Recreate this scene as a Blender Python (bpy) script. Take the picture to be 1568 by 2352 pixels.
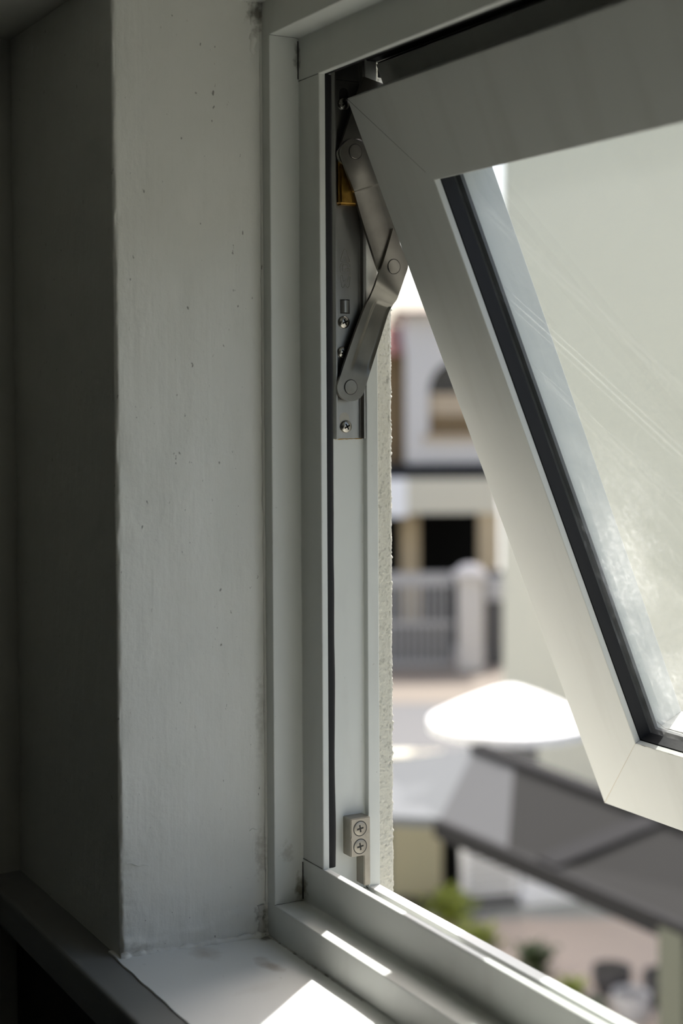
import bpy, bmesh, math, random
from mathutils import Vector, Matrix, noise

for o in list(bpy.data.objects): bpy.data.objects.remove(o)
SC = bpy.context.scene
COL = SC.collection
R = random.Random(7)

# ------------------------------------------------------------------ camera, sky, sun, exposure
YAW, PITCH, ROLL = 1.0628, 0.0296, -0.0053
FPX, PPX, PPY = 3501.75, 784.0, 1011.95          # focal length and principal point for 1568 x 2352
CAM = Vector((860.9, -429.0, 324.1))             # millimetres, as all window measures below

def cam_axes():
    F = Vector((-math.sin(YAW), math.cos(YAW), 0)); Rt = Vector((math.cos(YAW), math.sin(YAW), 0)); U = Vector((0, 0, 1))
    F2 = F * math.cos(PITCH) - U * math.sin(PITCH); U2 = U * math.cos(PITCH) + F * math.sin(PITCH)
    R2 = Rt * math.cos(ROLL) + U2 * math.sin(ROLL); U3 = U2 * math.cos(ROLL) - Rt * math.sin(ROLL)
    return R2, U3, F2
CR, CU, CF = cam_axes()
cd = bpy.data.cameras.new('camera'); cam = bpy.data.objects.new('camera', cd); COL.objects.link(cam)
cam.matrix_world = Matrix(((CR.x, CU.x, -CF.x, CAM.x * .001), (CR.y, CU.y, -CF.y, CAM.y * .001), (CR.z, CU.z, -CF.z, CAM.z * .001), (0, 0, 0, 1)))
cd.sensor_fit = 'HORIZONTAL'; cd.sensor_width = 24.0; cd.lens = 24.0 * FPX / 1568
cd.shift_y = -(1176 - PPY) / 1568
cd.clip_start = .02; cd.clip_end = 500
cd.dof.use_dof = True; cd.dof.focus_distance = .99; cd.dof.aperture_fstop = 4.8; cd.dof.aperture_blades = 0
SC.camera = cam

SUN_DIR = Vector((.79, -1.0, -1.985)).normalized()    # direction the sunlight travels
world = bpy.data.worlds.new('world'); SC.world = world; world.use_nodes = True
wn = world.node_tree; wn.nodes.clear()
sky = wn.nodes.new('ShaderNodeTexSky'); sky.sky_type = 'NISHITA'; sky.sun_disc = False
sky.sun_elevation = math.asin(-SUN_DIR.z); sky.sun_rotation = math.atan2(-SUN_DIR.x, -SUN_DIR.y)
sky.air_density = .8; sky.dust_density = 5.0; sky.ozone_density = 1.0
bg = wn.nodes.new('ShaderNodeBackground'); bg.inputs['Strength'].default_value = .145
wo = wn.nodes.new('ShaderNodeOutputWorld')
wn.links.new(sky.outputs[0], bg.inputs[0]); wn.links.new(bg.outputs[0], wo.inputs[0])
sl = bpy.data.lights.new('sun', 'SUN'); sl.energy = 2.8; sl.angle = math.radians(.53); sl.color = (1, .985, .95)
sun = bpy.data.objects.new('sun', sl); COL.objects.link(sun); sun.rotation_euler = SUN_DIR.to_track_quat('-Z', 'Y').to_euler()
sun.location = (-6, 8, 16)
vs = SC.view_settings
vs.view_transform = 'Standard'; vs.look = 'None'; vs.gamma = 1; vs.use_curve_mapping = False; vs.exposure = 1.52

# ------------------------------------------------------------------ materials
def mat(name, col, rough=.5, metal=0.0, bump=None, var=None, spec=.5, stains=None):
    m = bpy.data.materials.new(name); m.use_nodes = True
    nt = m.node_tree; b = nt.nodes['Principled BSDF']
    b.inputs['Base Color'].default_value = (*col, 1); b.inputs['Roughness'].default_value = rough
    b.inputs['Metallic'].default_value = metal; b.inputs['Specular IOR Level'].default_value = spec
    tc = nt.nodes.new('ShaderNodeTexCoord')
    def tex(scale, stretch, detail=4):
        mp = nt.nodes.new('ShaderNodeMapping'); mp.inputs['Scale'].default_value = stretch
        n = nt.nodes.new('ShaderNodeTexNoise'); n.inputs['Scale'].default_value = scale; n.inputs['Detail'].default_value = detail
        nt.links.new(tc.outputs['Object'], mp.inputs[0]); nt.links.new(mp.outputs[0], n.inputs['Vector']); return n
    if bump:
        prev = None
        for (scale, stretch, strength, dist) in bump:
            n = tex(scale, stretch); bp = nt.nodes.new('ShaderNodeBump')
            bp.inputs['Strength'].default_value = strength; bp.inputs['Distance'].default_value = dist
            nt.links.new(n.outputs['Fac'], bp.inputs['Height'])
            if prev: nt.links.new(prev.outputs[0], bp.inputs['Normal'])
            prev = bp
        nt.links.new(prev.outputs[0], b.inputs['Normal'])
    if var:                                       # (scale, stretch, second colour, low, high): blotches, stains, wear
        last = None
        for (scale, stretch, c2, lo, hi, amt) in var:
            n = tex(scale, stretch, 6); rp = nt.nodes.new('ShaderNodeMapRange')
            rp.inputs[1].default_value = lo; rp.inputs[2].default_value = hi; rp.inputs[3].default_value = 0; rp.inputs[4].default_value = amt
            mx = nt.nodes.new('ShaderNodeMix'); mx.data_type = 'RGBA'
            nt.links.new(n.outputs['Fac'], rp.inputs[0]); nt.links.new(rp.outputs[0], mx.inputs[0])
            if last: nt.links.new(last, mx.inputs[6])
            else: mx.inputs[6].default_value = (*col, 1)
            mx.inputs[7].default_value = (*c2, 1); last = mx.outputs[2]
        nt.links.new(last, b.inputs['Base Color'])
    for (cen, rad, sc, c2, amt) in (stains or []):     # a dirt stain: noise-shaped blot around one spot of the surface
        vm = nt.nodes.new('ShaderNodeVectorMath'); vm.operation = 'SUBTRACT'; vm.inputs[1].default_value = [c * .001 for c in cen]; nt.links.new(tc.outputs['Object'], vm.inputs[0])
        vd = nt.nodes.new('ShaderNodeVectorMath'); vd.operation = 'DIVIDE'; vd.inputs[1].default_value = [r_ * .001 for r_ in rad]; nt.links.new(vm.outputs[0], vd.inputs[0])
        ln = nt.nodes.new('ShaderNodeVectorMath'); ln.operation = 'LENGTH'; nt.links.new(vd.outputs[0], ln.inputs[0])
        fall = nt.nodes.new('ShaderNodeMapRange'); nt.links.new(ln.outputs['Value'], fall.inputs[0])
        for i, k in enumerate((1.0, .0, -.18, .42)): fall.inputs[i + 1].default_value = k
        n = tex(sc, V1, 8); ad = nt.nodes.new('ShaderNodeMath'); ad.operation = 'ADD'; nt.links.new(n.outputs['Fac'], ad.inputs[0]); nt.links.new(fall.outputs[0], ad.inputs[1])
        rp = nt.nodes.new('ShaderNodeMapRange'); nt.links.new(ad.outputs[0], rp.inputs[0])
        for i, k in enumerate((.55, .85, 0, amt)): rp.inputs[i + 1].default_value = k
        mx = nt.nodes.new('ShaderNodeMix'); mx.data_type = 'RGBA'; nt.links.new(rp.outputs[0], mx.inputs[0]); mx.inputs[7].default_value = (*c2, 1)
        src = b.inputs['Base Color'].links[0].from_socket if b.inputs['Base Color'].links else None
        if src: nt.links.new(src, mx.inputs[6])
        else: mx.inputs[6].default_value = (*col, 1)
        nt.links.new(mx.outputs[2], b.inputs['Base Color'])
    return m

V1 = (1, 1, 1)
M = {}
DIRT = (.10, .09, .065)
M['frame'] = mat('frame_white_coat', (.64, .655, .62), .42, bump=[(900, V1, .05, .0004)], var=[(60, (1, 1, .25), (.50, .495, .46), .56, .80, .35), (420, V1, (.2, .19, .16), .74, .78, .5)],
                 stains=[((0, 19, 8), (10, 9, 20), 200, (.15, .13, .07), .75), ((0, 9, 32), (8, 8, 12), 300, (.34, .32, .27), .45), ((0, 20, 540), (6, 5, 18), 200, DIRT, .7)])
M['sash'] = mat('sash_white_coat', (.52, .53, .50), .40, bump=[(900, V1, .05, .0004)], var=[(38, (1, .2, .12), (.40, .40, .365), .52, .78, .5), (420, V1, (.2, .19, .16), .75, .79, .5)])
M['plaster'] = mat('painted_plaster', (.69, .69, .64), .48, bump=[(120, (1, 1, .02), .26, .0012), (480, (1, 1, .05), .14, .0006), (45, (1, 1, .35), .60, .0030), (210, V1, .35, .0008), (900, V1, .25, .0004)],
                   var=[(22, V1, (.61, .62, .56), .5, .75, .4), (330, (1, 1, .5), (.16, .15, .13), .70, .73, .8)],
                   stains=[((-11, -3, -12), (10, 9, 18), 220, DIRT, .8), ((-11, -4, 30), (6, 7, 30), 300, (.30, .28, .24), .45), ((-11, -3, 566), (10, 12, 20), 150, DIRT, .8), ((-11, -4, 120), (6, 5, 50), 300, (.38, .37, .33), .4), ((-20, -92, -18), (10, 50, 6), 320, (.33, .31, .27), .45)])
M['roomwall'] = mat('room_wall_paint', (.50, .50, .45), .7, bump=[(120, V1, .2, .0012)])
M['roomdark'] = mat('room_far_paint', (.16, .158, .14), .8)
M['ceiling'] = mat('ceiling_paint', (.5, .5, .46), .8, bump=[(90, V1, .15, .001)])
M['floor'] = mat('dark_floor', (.05, .042, .035), .5, bump=[(30, (1, .1, 1), .1, .001)])
M['lower_wall'] = mat('near_black_wall', (.008, .0075, .007), .7)  # near-black surface below the ledge
M['sill'] = mat('sill_paint', (.76, .77, .74), .5, bump=[(45, V1, .2, .0015), (500, V1, .12, .0005)],
                var=[(18, (1, .5, 1), (.42, .38, .31), .60, .80, .55), (300, V1, (.3, .27, .22), .73, .77, .6)],
                stains=[((36, -22, -22), (26, 10, 8), 60, (.30, .22, .15), .55), ((-2, -48, -22), (30, 14, 8), 45, (.33, .27, .2), .45), ((-6, -4, -22), (14, 10, 8), 120, DIRT, .8)])
M['ledge'] = mat('grey_ledge_paint', (.20, .20, .19), .55, bump=[(80, V1, .1, .001)])
M['caulk'] = mat('caulk', (.52, .51, .47), .6, bump=[(300, V1, .6, .001)], var=[(120, V1, (.12, .105, .08), .52, .66, .85)])
M['gasket'] = mat('black_rubber', (.011, .011, .012), .6, spec=.25, bump=[(500, V1, .2, .0004)])
M['gasket2'] = mat('grey_rubber', (.075, .078, .078), .55)
M['steel'] = mat('stainless_steel', (.215, .205, .18), .36, 1.0, bump=[(700, (1, .1, 1), .06, .0003)], var=[(45, V1, (.14, .132, .114), .45, .7, .7)])
M['steel2'] = mat('brushed_track_steel', (.33, .325, .31), .33, 1.0, bump=[(500, (1, 1, .02), .12, .0003)], var=[(60, (1, 1, .15), (.19, .185, .17), .45, .7, .6)])
M['screw'] = mat('screw_steel', (.40, .38, .34), .25, 1.0)
M['recess'] = mat('dark_recess', (.02, .018, .015), .6)
M['brass'] = mat('brass', (.40, .23, .05), .36, 1.0, var=[(80, V1, (.16, .09, .02), .42, .65, .8)])
M['zinc'] = mat('die_cast_nickel', (.33, .305, .26), .42, .8, bump=[(600, V1, .08, .0003)], var=[(130, V1, (.26, .235, .195), .5, .7, .5)])
M['stucco'] = mat('rough_stucco', (.60, .59, .52), .75, bump=[(700, V1, .5, .0012)], var=[(350, V1, (.36, .355, .31), .57, .68, .7)])
M['facade'] = mat('facade_stucco', (.74, .73, .67), .85, bump=[(200, V1, .6, .004)])
M['cream'] = mat('cream_render', (.45, .447, .385), .85, bump=[(8, V1, .1, .01)])
M['white'] = mat('white_paint', (.80, .80, .80), .6)
M['offwhite'] = mat('off_white_paint', (.52, .50, .475), .7)
M['beige'] = mat('beige_render', (.55, .52, .42), .8)
M['tan'] = mat('tan_render', (.42, .34, .22), .8)
M['khaki'] = mat('khaki_render', (.27, .25, .165), .85, var=[(3, V1, (.26, .25, .16), .4, .7, .6)])
M['roof_lit'] = mat('lit_roof_sheet', (.115, .122, .128), .8, spec=.2)  # roof sheet, sunlit tone put into the colour
M['roof_halfshade'] = mat('half_shaded_roof_sheet', (.062, .064, .067), .8, spec=.2)  # same roof sheet, coloured darker where it gets less sun
M['roof_shade'] = mat('shaded_roof_sheet', (.021, .021, .0205), .9, spec=.08)  # same roof sheet again, with the shade painted into its colour
M['fascia'] = mat('dark_fascia', (.022, .022, .023), .9, spec=.1)
M['redtile'] = mat('red_roof_tile', (.28, .085, .06), .7)
M['browntile'] = mat('brown_roof_tile', (.25, .19, .15), .8)
M['dark'] = mat('dark_opening', (.006, .006, .0055), .9, spec=.0)  # near-black, puts the shade inside openings into the colour
M['darkglass'] = mat('dark_window_glass', (.015, .015, .016), .15)
M['curtain'] = mat('tan_curtain', (.42, .34, .24), .9)
M['brown'] = mat('brown_board', (.17, .115, .055), .8)
M['gatebar'] = mat('grey_gate_metal', (.33, .33, .335), .5)
M['gatepanel'] = mat('dark_gate_sheet', (.07, .07, .075), .5)
M['paving'] = mat('brown_paving', (.40, .335, .285), .9, var=[(3, V1, (.40, .33, .28), .4, .7, .7)])
M['concrete'] = mat('pale_yard_concrete', (.27, .272, .25), .9, var=[(2, V1, (.22, .22, .2), .4, .7, .6)])
M['asphalt'] = mat('pale_asphalt', (.09, .09, .09), .9)
M['kerb'] = mat('pale_concrete', (.14, .137, .134), .9)
M['drive'] = mat('tan_driveway', (.155, .13, .102), .9)
M['soil'] = mat('dark_soil', (.03, .027, .02), .9)
M['leaf'] = mat('yellow_green_leaf', (.20, .24, .03), .5)
M['leaf2'] = mat('dark_green_leaf', (.05, .075, .025), .5)
M['stem'] = mat('plant_stem', (.10, .08, .04), .8)
M['olive'] = mat('olive_post_paint', (.075, .08, .058), .6)
M['pot'] = mat('dark_grey_pot', (.05, .05, .055), .5)
M['pot2'] = mat('pale_grey_pot', (.42, .42, .43), .6)

def glass_mat():
    m = bpy.data.materials.new('window_glass'); m.use_nodes = True; nt = m.node_tree; nt.nodes.clear()
    out = nt.nodes.new('ShaderNodeOutputMaterial'); tr = nt.nodes.new('ShaderNodeBsdfTransparent'); tr.inputs[0].default_value = (.93, .95, .94, 1)
    gl = nt.nodes.new('ShaderNodeBsdfGlossy'); gl.inputs['Roughness'].default_value = .0
    lw = nt.nodes.new('ShaderNodeLayerWeight'); lw.inputs[0].default_value = .5      # Schlick reflectance, the same on both faces of the pane
    pw = nt.nodes.new('ShaderNodeMath'); pw.operation = 'POWER'; nt.links.new(lw.outputs['Facing'], pw.inputs[0]); pw.inputs[1].default_value = 5
    fr = nt.nodes.new('ShaderNodeMath'); fr.operation = 'MULTIPLY_ADD'; nt.links.new(pw.outputs[0], fr.inputs[0]); fr.inputs[1].default_value = .8; fr.inputs[2].default_value = .035
    mx = nt.nodes.new('ShaderNodeMixShader'); nt.links.new(fr.outputs[0], mx.inputs[0]); nt.links.new(tr.outputs[0], mx.inputs[1]); nt.links.new(gl.outputs[0], mx.inputs[2])
    # dried dirt speckle in the lower left of the pane, and long fine pale lines
    df = nt.nodes.new('ShaderNodeBsdfDiffuse'); df.inputs[0].default_value = (.75, .75, .72, 1)
    tc = nt.nodes.new('ShaderNodeTexCoord')
    sx = nt.nodes.new('ShaderNodeSeparateXYZ'); nt.links.new(tc.outputs['Object'], sx.inputs[0])
    def mth(op, a, b=None, c=None):
        n = nt.nodes.new('ShaderNodeMath'); n.operation = op
        for i, v in enumerate((a, b, c)):
            if v is None: continue
            if isinstance(v, (int, float)): n.inputs[i].default_value = v
            else: nt.links.new(v, n.inputs[i])
        return n.outputs[0]
    def rng(v, a, b, c, d):
        n = nt.nodes.new('ShaderNodeMapRange'); nt.links.new(v, n.inputs[0])
        for i, k in enumerate((a, b, c, d)): n.inputs[i + 1].default_value = k
        return n.outputs[0]
    u, t = sx.outputs[0], sx.outputs[2]                 # u = metres from sash edge, t = minus metres down the sash
    ns = nt.nodes.new('ShaderNodeTexNoise'); ns.inputs['Scale'].default_value = 260; ns.inputs['Detail'].default_value = 6
    nt.links.new(tc.outputs['Object'], ns.inputs['Vector'])
    nb = nt.nodes.new('ShaderNodeTexNoise'); nb.inputs['Scale'].default_value = 30; nb.inputs['Detail'].default_value = 3
    nt.links.new(tc.outputs['Object'], nb.inputs['Vector'])
    fine = rng(ns.outputs['Fac'], .5, .72, 0, 1); broad = rng(nb.outputs['Fac'], .38, .62, .15, 1)
    low = mth('MULTIPLY', rng(t, -.23, -.31, 0, 1), rng(u, .17, .085, .25, 1))
    dirt = mth('MULTIPLY', mth('MULTIPLY', mth('ADD', mth('MULTIPLY', fine, .55), .22), broad), mth('MULTIPLY', low, .30))
    nw = nt.nodes.new('ShaderNodeTexNoise'); nw.inputs['Scale'].default_value = 8; nt.links.new(tc.outputs['Object'], nw.inputs['Vector'])
    wob = mth('MULTIPLY', mth('SUBTRACT', nw.outputs['Fac'], .5), .004)
    pale_lines = None
    for (c0, sl_, wd, am) in ((-.075, .93, .0005, .16), (-.0815, .93, .0007, .10), (-.131, .86, .0005, .11), (-.136, .86, .0006, .06), (-.012, .98, .003, .025)):
        d = mth('ABSOLUTE', mth('ADD', mth('ADD', mth('ADD', t, mth('MULTIPLY', u, sl_)), wob), -c0))
        k = rng(d, 0, wd, am, 0)
        pale_lines = k if pale_lines is None else mth('MAXIMUM', pale_lines, k)
    tot = mth('MINIMUM', mth('ADD', mth('MAXIMUM', dirt, pale_lines), .015), .6)
    m2 = nt.nodes.new('ShaderNodeMixShader'); nt.links.new(tot, m2.inputs[0]); nt.links.new(mx.outputs[0], m2.inputs[1]); tl = nt.nodes.new('ShaderNodeBsdfTranslucent'); tl.inputs[0].default_value = (.85, .85, .82, 1); ds = nt.nodes.new('ShaderNodeMixShader'); ds.inputs[0].default_value = .6
    nt.links.new(df.outputs[0], ds.inputs[1]); nt.links.new(tl.outputs[0], ds.inputs[2]); nt.links.new(ds.outputs[0], m2.inputs[2])
    nt.links.new(m2.outputs[0], out.inputs[0]); return m
M['glass'] = glass_mat()

# ------------------------------------------------------------------ object helpers (lengths in mm unless said)
S = .001
def tag(o, label=None, cat=None, group=None, kind=None):
    for k, v in (('label', label), ('category', cat), ('group', group), ('kind', kind)):
        if v: o[k] = v
    return o
def empty(name, loc, rz=0, unit=S):
    o = bpy.data.objects.new(name, None); COL.objects.link(o); o.empty_display_size = .01
    o.matrix_world = Matrix.Translation(Vector(loc) * unit) @ Matrix.Rotation(rz, 4, 'Z'); return o
def link(name, me, m, parent=None, world_space=True):
    o = bpy.data.objects.new(name, me); COL.objects.link(o)
    if m is not None and not me.materials: me.materials.append(M[m])
    if parent is not None:
        o.parent = parent
        if world_space: o.matrix_parent_inverse = parent_world(parent).inverted()
    return o
def parent_world(p):
    w = p.matrix_basis.copy()
    if p.parent: w = parent_world(p.parent) @ p.matrix_parent_inverse @ w
    return w
def mesh(verts, faces, name='m', unit=S, smooth=False):
    me = bpy.data.meshes.new(name); me.from_pydata([tuple(Vector(v) * unit) for v in verts], [], faces)
    bm = bmesh.new(); bm.from_mesh(me); bmesh.ops.recalc_face_normals(bm, faces=bm.faces)
    bm.to_mesh(me); bm.free()
    if smooth:
        for p in me.polygons: p.use_smooth = True
    me.update(); return me
def bmmesh(bm, name='m', unit=S, smooth=False):
    bmesh.ops.scale(bm, vec=(unit,) * 3, verts=bm.verts); bmesh.ops.recalc_face_normals(bm, faces=bm.faces)
    me = bpy.data.meshes.new(name); bm.to_mesh(me); bm.free()
    if smooth:
        for p in me.polygons: p.use_smooth = True
    return me
def rounded(poly, r, seg=2):
    out = []; n = len(poly)
    for i in range(n):
        p, a, b = Vector(poly[i]), Vector(poly[i - 1]), Vector(poly[(i + 1) % n])
        da, db = (a - p), (b - p); k = min(r, da.length * .4, db.length * .4)
        if k < .02: out.append(tuple(p)); continue
        p0, p1 = p + da.normalized() * k, p + db.normalized() * k
        for j in range(seg + 1):
            t = j / seg; q = p0 * (1 - t) ** 2 + p * 2 * t * (1 - t) + p1 * t ** 2; out.append(tuple(q))
    return out
def prism(poly, f0, f1):
    n = len(poly); v = [f0(*p) for p in poly] + [f1(*p) for p in poly]
    f = [tuple(range(n)), tuple(range(2 * n - 1, n - 1, -1))] + [(i, (i + 1) % n, n + (i + 1) % n, n + i) for i in range(n)]
    return v, f
def box(x0, x1, y0, y1, z0, z1, bev=0, unit=S):
    bm = bmesh.new(); bmesh.ops.create_cube(bm, size=1)
    for v in bm.verts: v.co = Vector(((x0 + x1) / 2 + v.co.x * (x1 - x0), (y0 + y1) / 2 + v.co.y * (y1 - y0), (z0 + z1) / 2 + v.co.z * (z1 - z0)))
    if bev: bmesh.ops.bevel(bm, geom=bm.edges[:], offset=bev, segments=2, affect='EDGES', profile=.6)
    return bmmesh(bm, unit=unit)
def ax(u, v, X):
    """measured photo point -> (Y, Z) in mm on the vertical plane X = const (the jamb's own plane)"""
    d = CF + CR * ((u - PPX) / FPX) - CU * ((v - PPY) / FPX); t = (X - CAM.x) / d.x; q = CAM + d * t
    return q.y, q.z
def nz(x, y, z, s): return noise.noise(Vector((x * s, y * s, z * s)))

# ------------------------------------------------------------------ the room shell
LX, RX, BACK, CEIL, FLOOR = -224.0, 2300.0, -2700.0, 582.0, -1900.0
WF = -96.5                                            # room face of the window wall
SILLZ, REVTOP = -22.0, 572.0
def st(name, me, m, label=None):
    return tag(link(name, me, m), label, None, None, 'structure')

# window wall, room side: left return with the hand-plastered reveal, swept along the height
def reveal_mesh():
    path = [(LX - 20, WF)]
    for i in range(14): path.append((LX + (i) * (200 / 13), WF))
    rr = 3.2; cx, cyy = -20 - rr, WF + rr
    for i in range(7):
        a = -math.pi / 2 + i / 6 * math.pi / 2; path.append((cx + rr * math.cos(a), cyy + rr * math.sin(a)))
    for i in range(1, 34):
        t = i / 33; path.append((-20 + t * 9.5, (WF + rr) + t * (6 - WF - rr)))
    zs = [SILLZ - 4 + 1.4 * j for j in range(75)]; z1_ = zs[-1]; zs += [z1_ + (CEIL + 6 - z1_) * j / 172 for j in range(1, 173)]
    vs_, fs = [], []
    for z in zs:
        for k, (x, y) in enumerate(path):
            corner = max(0, 1 - abs(math.hypot(x + 20, y - WF)) / 10)
            d = nz(x, y, z * .35, .03) * 1.0 + nz(x, y, z, .16) * .28
            low = max(0, 1 - (z - SILLZ) / 70)
            chip = nz(3, 5, z, .05) * 1.1 * corner + nz(9, 1, z, .35) * .5 * corner * (1 + 2 * low)
            hf = 9 + 14 * max(0, (y - WF) / 96) ** 2 + 7 * nz(y, 3, 1, .06) + 2.5 * nz(y, 8, 1, .25)      # hand-smeared filler along the foot
            fill = min(1, max(0, (hf - (z - SILLZ)) / 2.2)) * (.9 + .5 * nz(x, y, z, .3))
            if y > WF + 1: vs_.append((x + fill + d * .7 + chip + low * nz(x, y, z, .12) * .7, y, z))
            else: vs_.append((x - chip * .5 * corner, y + d * .5, z))
    n = len(path)
    for j in range(len(zs) - 1):
        for k in range(n - 1): fs.append((j * n + k, j * n + k + 1, (j + 1) * n + k + 1, (j + 1) * n + k))
    return mesh(vs_, fs, smooth=True)
wall_w = st('wall_window', reveal_mesh(), 'plaster', 'white painted plaster reveal and return beside the window')
def P(name, me, m, parent, **k): return tag(link(name, me, m, parent), **k)
P('head_reveal', box(-30, 940, WF, 4, REVTOP, REVTOP + 40), 'plaster', wall_w)
P('upper_wall', box(-30, RX, WF - 1.2, WF + 40, REVTOP - .6, CEIL + 20), 'plaster', wall_w)
P('far_return', box(912, RX + 20, WF, 4, SILLZ - 30, CEIL + 20), 'plaster', wall_w)
st('wall_below_window', box(LX - 20, RX + 20, -100, -60, FLOOR - 20, SILLZ - 18), 'lower_wall', 'near-black wall under the window ledge')
st('wall_left', box(LX - 40, LX, BACK - 20, WF + 20, FLOOR - 20, CEIL + 20), 'roomwall', 'dim room wall at the left edge meeting the window wall')
st('wall_right', box(RX, RX + 40, BACK - 20, WF + 20, FLOOR - 20, CEIL + 20), 'roomdark')
st('wall_back', box(LX - 20, RX + 20, BACK - 40, BACK, FLOOR - 20, CEIL + 20), 'roomdark')
st('floor', box(LX - 40, RX + 40, BACK - 40, WF + 40, FLOOR - 40, FLOOR), 'floor')
st('ceiling', box(LX - 40, RX + 40, BACK - 40, WF + 30, CEIL, CEIL + 40), 'ceiling', 'dim plaster ceiling in the upper left corner')

# inner sill: painted slab, slightly uneven
def sill_mesh():
    nx, ny = 90, 14; v, f = [], []
    for j in range(ny + 1):
        for i in range(nx + 1):
            x = -34 + 956 * (i / nx) ** 1.6; y = WF - 3.0 + (4 - WF + 3.0) * j / ny
            z = SILLZ + nz(x, y, 0, .03) * .35 + max(0, -x / 40) * .2
            if j == 0: y += nz(x, 0, 4, .06) * .9
            v.append((x, y, z))
    n = nx + 1
    for j in range(ny):
        for i in range(nx): f.append((j * n + i, j * n + i + 1, (j + 1) * n + i + 1, (j + 1) * n + i))
    b = len(v)
    for i in range(nx + 1): v.append((v[i][0], v[i][1] - .2, SILLZ - 4))
    for i in range(nx): f.append((i, i + 1, b + i + 1, b + i))
    return mesh(v, f, smooth=False)
st('trim_1', sill_mesh(), 'sill', 'white painted inner window sill with a patch of sun')
lp = rounded([(-124, SILLZ - 26), (-124, SILLZ - 1.0), (-60, SILLZ - 1.0), (-60, SILLZ - 26)], 3, 4)
v, f = prism(lp, lambda y, z: (LX - 5, y, z), lambda y, z: (RX + 5, y, z))
st('trim_2', mesh(v, f), 'ledge', 'dark grey ledge along the room side of the white sill')

# lumpy filler beads where reveal, sill and frame meet
def bead(name, pts, rad, seed, m='caulk', parent=None, sx=1.0):
    v, f = [], []; n = len(pts); K = 7
    for i, p in enumerate(pts):
        p = Vector(p); d = (Vector(pts[min(i + 1, n - 1)]) - Vector(pts[max(i - 1, 0)])).normalized()
        a = d.orthogonal().normalized(); b = d.cross(a)
        r = rad * (1 + .55 * noise.noise(Vector((i * .33, seed, 0))) + .3 * noise.noise(Vector((i * .9, seed, 3))))
        for k in range(K):
            an = 2 * math.pi * k / K; v.append(p + (a * math.cos(an) + b * math.sin(an)) * r)
    for i in range(n - 1):
        for k in range(K): f.append((i * K + k, i * K + (k + 1) % K, (i + 1) * K + (k + 1) % K, (i + 1) * K + k))
    return P(name, mesh(v, f, smooth=True), m, parent)
bead('filler_bead', [(-19.5 + t / 60 * 9.5 + nz(t, 0, 0, .3) * .8, WF + t / 60 * (-WF), SILLZ + nz(0, t, 2, .2) * 1.2) for t in range(61)], 2.6, 1, 'plaster', wall_w)
bead('filler_bead', [(-10.9 + nz(z, 2, 0, .05) * .5, -.4, z) for z in range(-22, 572, 5)], 1.1, 5, 'plaster', wall_w)
bead('filler_bead', [(-11 + t * .5, -.6 + nz(t, 1, 1, .2) * .4, SILLZ - .1) for t in range(0, 250, 3)], .7, 9, 'caulk', wall_w)
bead('filler_lump', [(-12.5, -4.5 + nz(z, 1, 0, .4) * 1.5, z) for z in range(-22, 0, 2)], 2.6, 12, 'caulk', wall_w)
bead('filler_lump', [(-13, -5 + nz(z, 1, 0, .3) * 2, z) for z in range(540, 574, 2)], 2.6, 14, 'plaster', wall_w)
bead('paint_ridge', [(-18.6 + nz(i, 0, 0, .3) * .1, -92 + i, 36 - i * .22 + nz(i, 1, 0, .2) * 1.2) for i in range(18)], .32, 17, 'plaster', wall_w)
bead('paint_ridge', [(-12 + nz(i, 4, 2, .3) * .1, -12 + i, 47 + nz(i, 1, 4, .4) * 1.2) for i in range(10)], .3, 19, 'plaster', wall_w)

# ------------------------------------------------------------------ outer wall with rough stucco edge
OW = 100.6; OX = -18.0
def stucco_mesh():
    v, f = [], []
    path = [(OX, 82 + i * .62) for i in range(26)]
    for i in range(6):
        a = i / 5 * math.pi / 2; path.append((OX - 3 + 3 * math.cos(a), OW - 3 + 3 * math.sin(a)))
    path += [(OX - 3 - i * 2.0, OW) for i in range(1, 14)]
    H0, H1, n = -60, 640, len(path); rows = int((H1 - H0) / .7)
    for j in range(rows + 1):
        z = H0 + (H1 - H0) * j / rows
        for k, (x, y) in enumerate(path):
            d = nz(x, y, z, .62) * .5 + nz(x, y, z, .12) * .35 + max(0, nz(x + 50, y, z, .5) - .22) * 1.9
            nx_, ny_ = (1, 0) if y < OW - 3 else ((0, 1) if x < OX - 3 else (.7, .7))
            v.append((x + nx_ * d - .5, y + ny_ * d - .5, z))
    for j in range(rows):
        for k in range(n - 1): f.append((j * n + k, j * n + k + 1, (j + 1) * n + k + 1, (j + 1) * n + k))
    return mesh(v, f, smooth=True)
wo_ = st('wall_outside', stucco_mesh(), 'stucco', 'cream rough stucco outer reveal beyond the window frame')
P('facade_side', box(-16000, OX - 24, 20, OW - .5, -4200, 6500), 'facade', wo_)  # unseen facade, made wide, tall and pale to bounce sunlight
P('facade_jamb_fill', box(OX - 26, OX - 1.5, 20, OW - 4, -4200, 6500), 'facade', wo_)
P('facade_far', box(928, 16000, 20, OW, -4200, 6500), 'facade', wo_)
fb = [(20, -4200), (OW, -4200), (OW, -52), (78, -19), (20, -19)]
v, f = prism(fb, lambda y, z: (OX - 2, y, z), lambda y, z: (930, y, z)); P('facade_below', mesh(v, f), 'facade', wo_)
P('facade_above', box(OX - 2, 930, 78, OW, 541, 6500), 'facade', wo_); P('facade_above', box(OX - 2, 930, 20, 77, 571, 3200), 'facade', wo_)

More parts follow.
